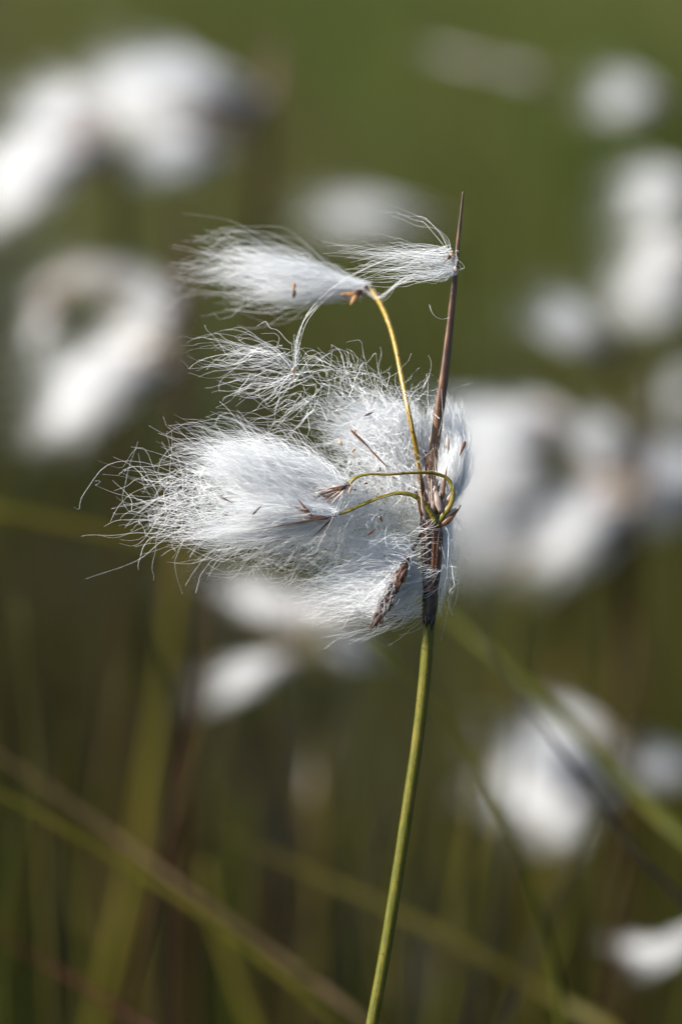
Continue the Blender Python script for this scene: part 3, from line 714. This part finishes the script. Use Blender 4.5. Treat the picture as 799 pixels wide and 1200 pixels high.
def grass_patch(ntus, per, y0, y1, hmin, hmax, wid, xspan, spread, power=1.0):
    """blades growing in tussocks: each tussock has its own height, tint and lean"""
    cy = y0 + (y1 - y0) * rng.random(ntus) ** power
    cx = rng.uniform(-1, 1, ntus) * (xspan[0] + xspan[1] * (cy - CAM[1]))
    ch = rng.uniform(hmin, hmax, ntus)
    chue = rng.random(ntus)
    clean = rng.normal(-0.12, 0.16, (ntus, 2))
    k = rng.integers(0, ntus, ntus * per)
    n = len(k)
    off = rng.normal(0, 1, (n, 2)) * spread * rng.uniform(0.5, 1.4, ntus)[k][:, None]
    h = ch[k] * rng.uniform(0.55, 1.1, n)
    root = np.stack([cx[k] + off[:, 0], cy[k] + off[:, 1], np.full(n, -0.01)], 1)
    lean = (clean[k] * (1, 0.5) + rng.normal(0, 0.16, (n, 2)) + off / spread * 0.12) * h[:, None]
    tip = root + np.stack([lean[:, 0], lean[:, 1], h], 1)
    ctrl = root + np.stack([lean[:, 0] * 0.15, lean[:, 1] * 0.15, h * 0.6], 1)
    t = np.linspace(0, 1, 6)[None, :, None]
    P = root[:, None] * (1 - t) ** 2 + ctrl[:, None] * 2 * t * (1 - t) + tip[:, None] * t ** 2
    return P, rng.uniform(0.6, 1.3, n) * wid, chue[k]


V, Q, HUE, off = [], [], [], 0
Y0 = CAM[1]
for args in ((46, 55, Y0 + 0.92, Y0 + 1.5, 0.12, 0.30, 0.0010, (0.3, 0.4), 0.022),
             (110, 80, Y0 + 1.35, Y0 + 2.6, 0.14, 0.36, 0.0013, (0.35, 0.4), 0.035),
             (240, 70, Y0 + 2.4, Y0 + 7.0, 0.16, 0.42, 0.0019, (0.4, 0.4), 0.06),
             (300, 30, Y0 + 6.5, Y0 + 26, 0.18, 0.40, 0.004, (0.5, 0.5), 0.15, 1.6),
             (60, 40, Y0 - 0.5, Y0 + 0.9, 0.05, 0.16, 0.0009, (0.7, 0.4), 0.04)):
    P, r, hu = grass_patch(*args)
    v, qq = strand_tubes(P, r, 3, 0.2)
    V.append(v)
    Q.append(qq + off)
    HUE.append(np.repeat(hu, len(v) // len(hu)))
    off += len(v)
m, nt, b, out = new_mat('bog_grass')
geo = nt.nodes.new('ShaderNodeNewGeometry')
rp = ramp(nt, [(0.0, (0.045, 0.088, 0.016)), (0.35, (0.105, 0.138, 0.030)), (0.65, (0.150, 0.158, 0.042)), (0.86, (0.165, 0.132, 0.050)), (1.0, (0.09, 0.055, 0.022))])
tc = nt.nodes.new('ShaderNodeTexCoord')
att = nt.nodes.new('ShaderNodeAttribute')
att.attribute_name = 'tint'
ra = nt.nodes.new('ShaderNodeMath')
ra.operation = 'MULTIPLY_ADD'
ra.inputs[1].default_value = 0.45
ra.inputs[2].default_value = -0.22
nt.links.new(geo.outputs['Random Per Island'], ra.inputs[0])
a2 = nt.nodes.new('ShaderNodeMath')
a2.operation = 'ADD'
a2.use_clamp = True
nt.links.new(ra.outputs[0], a2.inputs[0])
nt.links.new(att.outputs['Fac'], a2.inputs[1])
nt.links.new(a2.outputs[0], rp.inputs[0])
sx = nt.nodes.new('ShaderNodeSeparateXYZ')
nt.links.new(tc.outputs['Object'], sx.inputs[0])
mr = nt.nodes.new('ShaderNodeMapRange')     # near sedge browner, with thicket shade painted into its colour; green meadow beyond
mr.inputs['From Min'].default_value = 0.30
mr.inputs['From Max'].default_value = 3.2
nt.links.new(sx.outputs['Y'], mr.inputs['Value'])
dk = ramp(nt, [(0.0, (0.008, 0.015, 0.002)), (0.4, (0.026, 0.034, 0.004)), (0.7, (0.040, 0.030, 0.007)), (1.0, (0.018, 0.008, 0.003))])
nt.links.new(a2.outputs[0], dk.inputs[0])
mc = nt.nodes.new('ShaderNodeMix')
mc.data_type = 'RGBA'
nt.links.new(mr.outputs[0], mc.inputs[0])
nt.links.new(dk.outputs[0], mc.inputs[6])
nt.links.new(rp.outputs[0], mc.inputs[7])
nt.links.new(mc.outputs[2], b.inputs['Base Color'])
b.inputs['Roughness'].default_value = 0.55
b.inputs['Specular IOR Level'].default_value = 0.1
tr = nt.nodes.new('ShaderNodeBsdfTranslucent')
nt.links.new(mc.outputs[2], tr.inputs['Color'])
mx = nt.nodes.new('ShaderNodeMixShader')
mx.inputs[0].default_value = 0.3
nt.links.new(b.outputs[0], mx.inputs[1])
nt.links.new(tr.outputs[0], mx.inputs[2])
nt.links.new(mx.outputs[0], out.inputs[0])
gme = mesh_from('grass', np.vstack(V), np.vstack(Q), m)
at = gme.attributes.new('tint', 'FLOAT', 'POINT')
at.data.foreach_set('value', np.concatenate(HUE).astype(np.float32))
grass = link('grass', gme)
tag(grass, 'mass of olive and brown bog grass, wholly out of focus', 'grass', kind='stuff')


# ================================================================== light, sky, camera
EL = math.radians(33)
AZ = math.radians(11)             # a little towards the viewer from straight left
sun_dir = Vector((-math.cos(EL) * math.cos(AZ), -math.cos(EL) * math.sin(AZ), math.sin(EL)))
sd = bpy.data.lights.new('sun', 'SUN')
sd.energy = 5.0
sd.angle = math.radians(0.5)
sd.color = (1.0, 0.955, 0.885)
so = bpy.data.objects.new('sun', sd)
COL.objects.link(so)
so.rotation_euler = sun_dir.to_track_quat('Z', 'Y').to_euler()
so.location = sun_dir * 20

w = bpy.data.worlds.new('World')
scene.world = w
w.use_nodes = True
nt = w.node_tree
bg = nt.nodes['Background']
sky = nt.nodes.new('ShaderNodeTexSky')
sky.sky_type = 'NISHITA'
sky.sun_disc = False
sky.sun_elevation = EL
sky.sun_rotation = math.atan2(sun_dir.x, sun_dir.y)
nt.links.new(sky.outputs[0], bg.inputs['Color'])
bg.inputs['Strength'].default_value = 0.065

cd = bpy.data.cameras.new('camera')
cam = bpy.data.objects.new('camera', cd)
COL.objects.link(cam)
cam.location = tuple(CAM)
cam.rotation_euler = (PI / 2 - PITCH, 0, 0)
cd.sensor_fit = 'VERTICAL'
cd.sensor_height = 36
cd.sensor_width = 24
cd.lens = 18 / (0.0855 / FOCUS)
cd.clip_start = 0.01
cd.clip_end = 2000
cd.dof.use_dof = True
cd.dof.focus_distance = FOCUS - 0.003
cd.dof.aperture_fstop = cd.lens / 22.0
cd.dof.aperture_blades = 0
scene.camera = cam

scene.render.engine = 'CYCLES'
scene.cycles.use_denoising = True
scene.cycles.use_adaptive_sampling = False
scene.cycles.max_bounces = 24
scene.cycles.diffuse_bounces = 16
scene.cycles.transmission_bounces = 16
scene.cycles.sample_clamp_indirect = 10
vs = scene.view_settings
vs.view_transform = 'Standard'
vs.look = 'None'
vs.gamma = 1
vs.use_curve_mapping = False
vs.exposure = 1.55
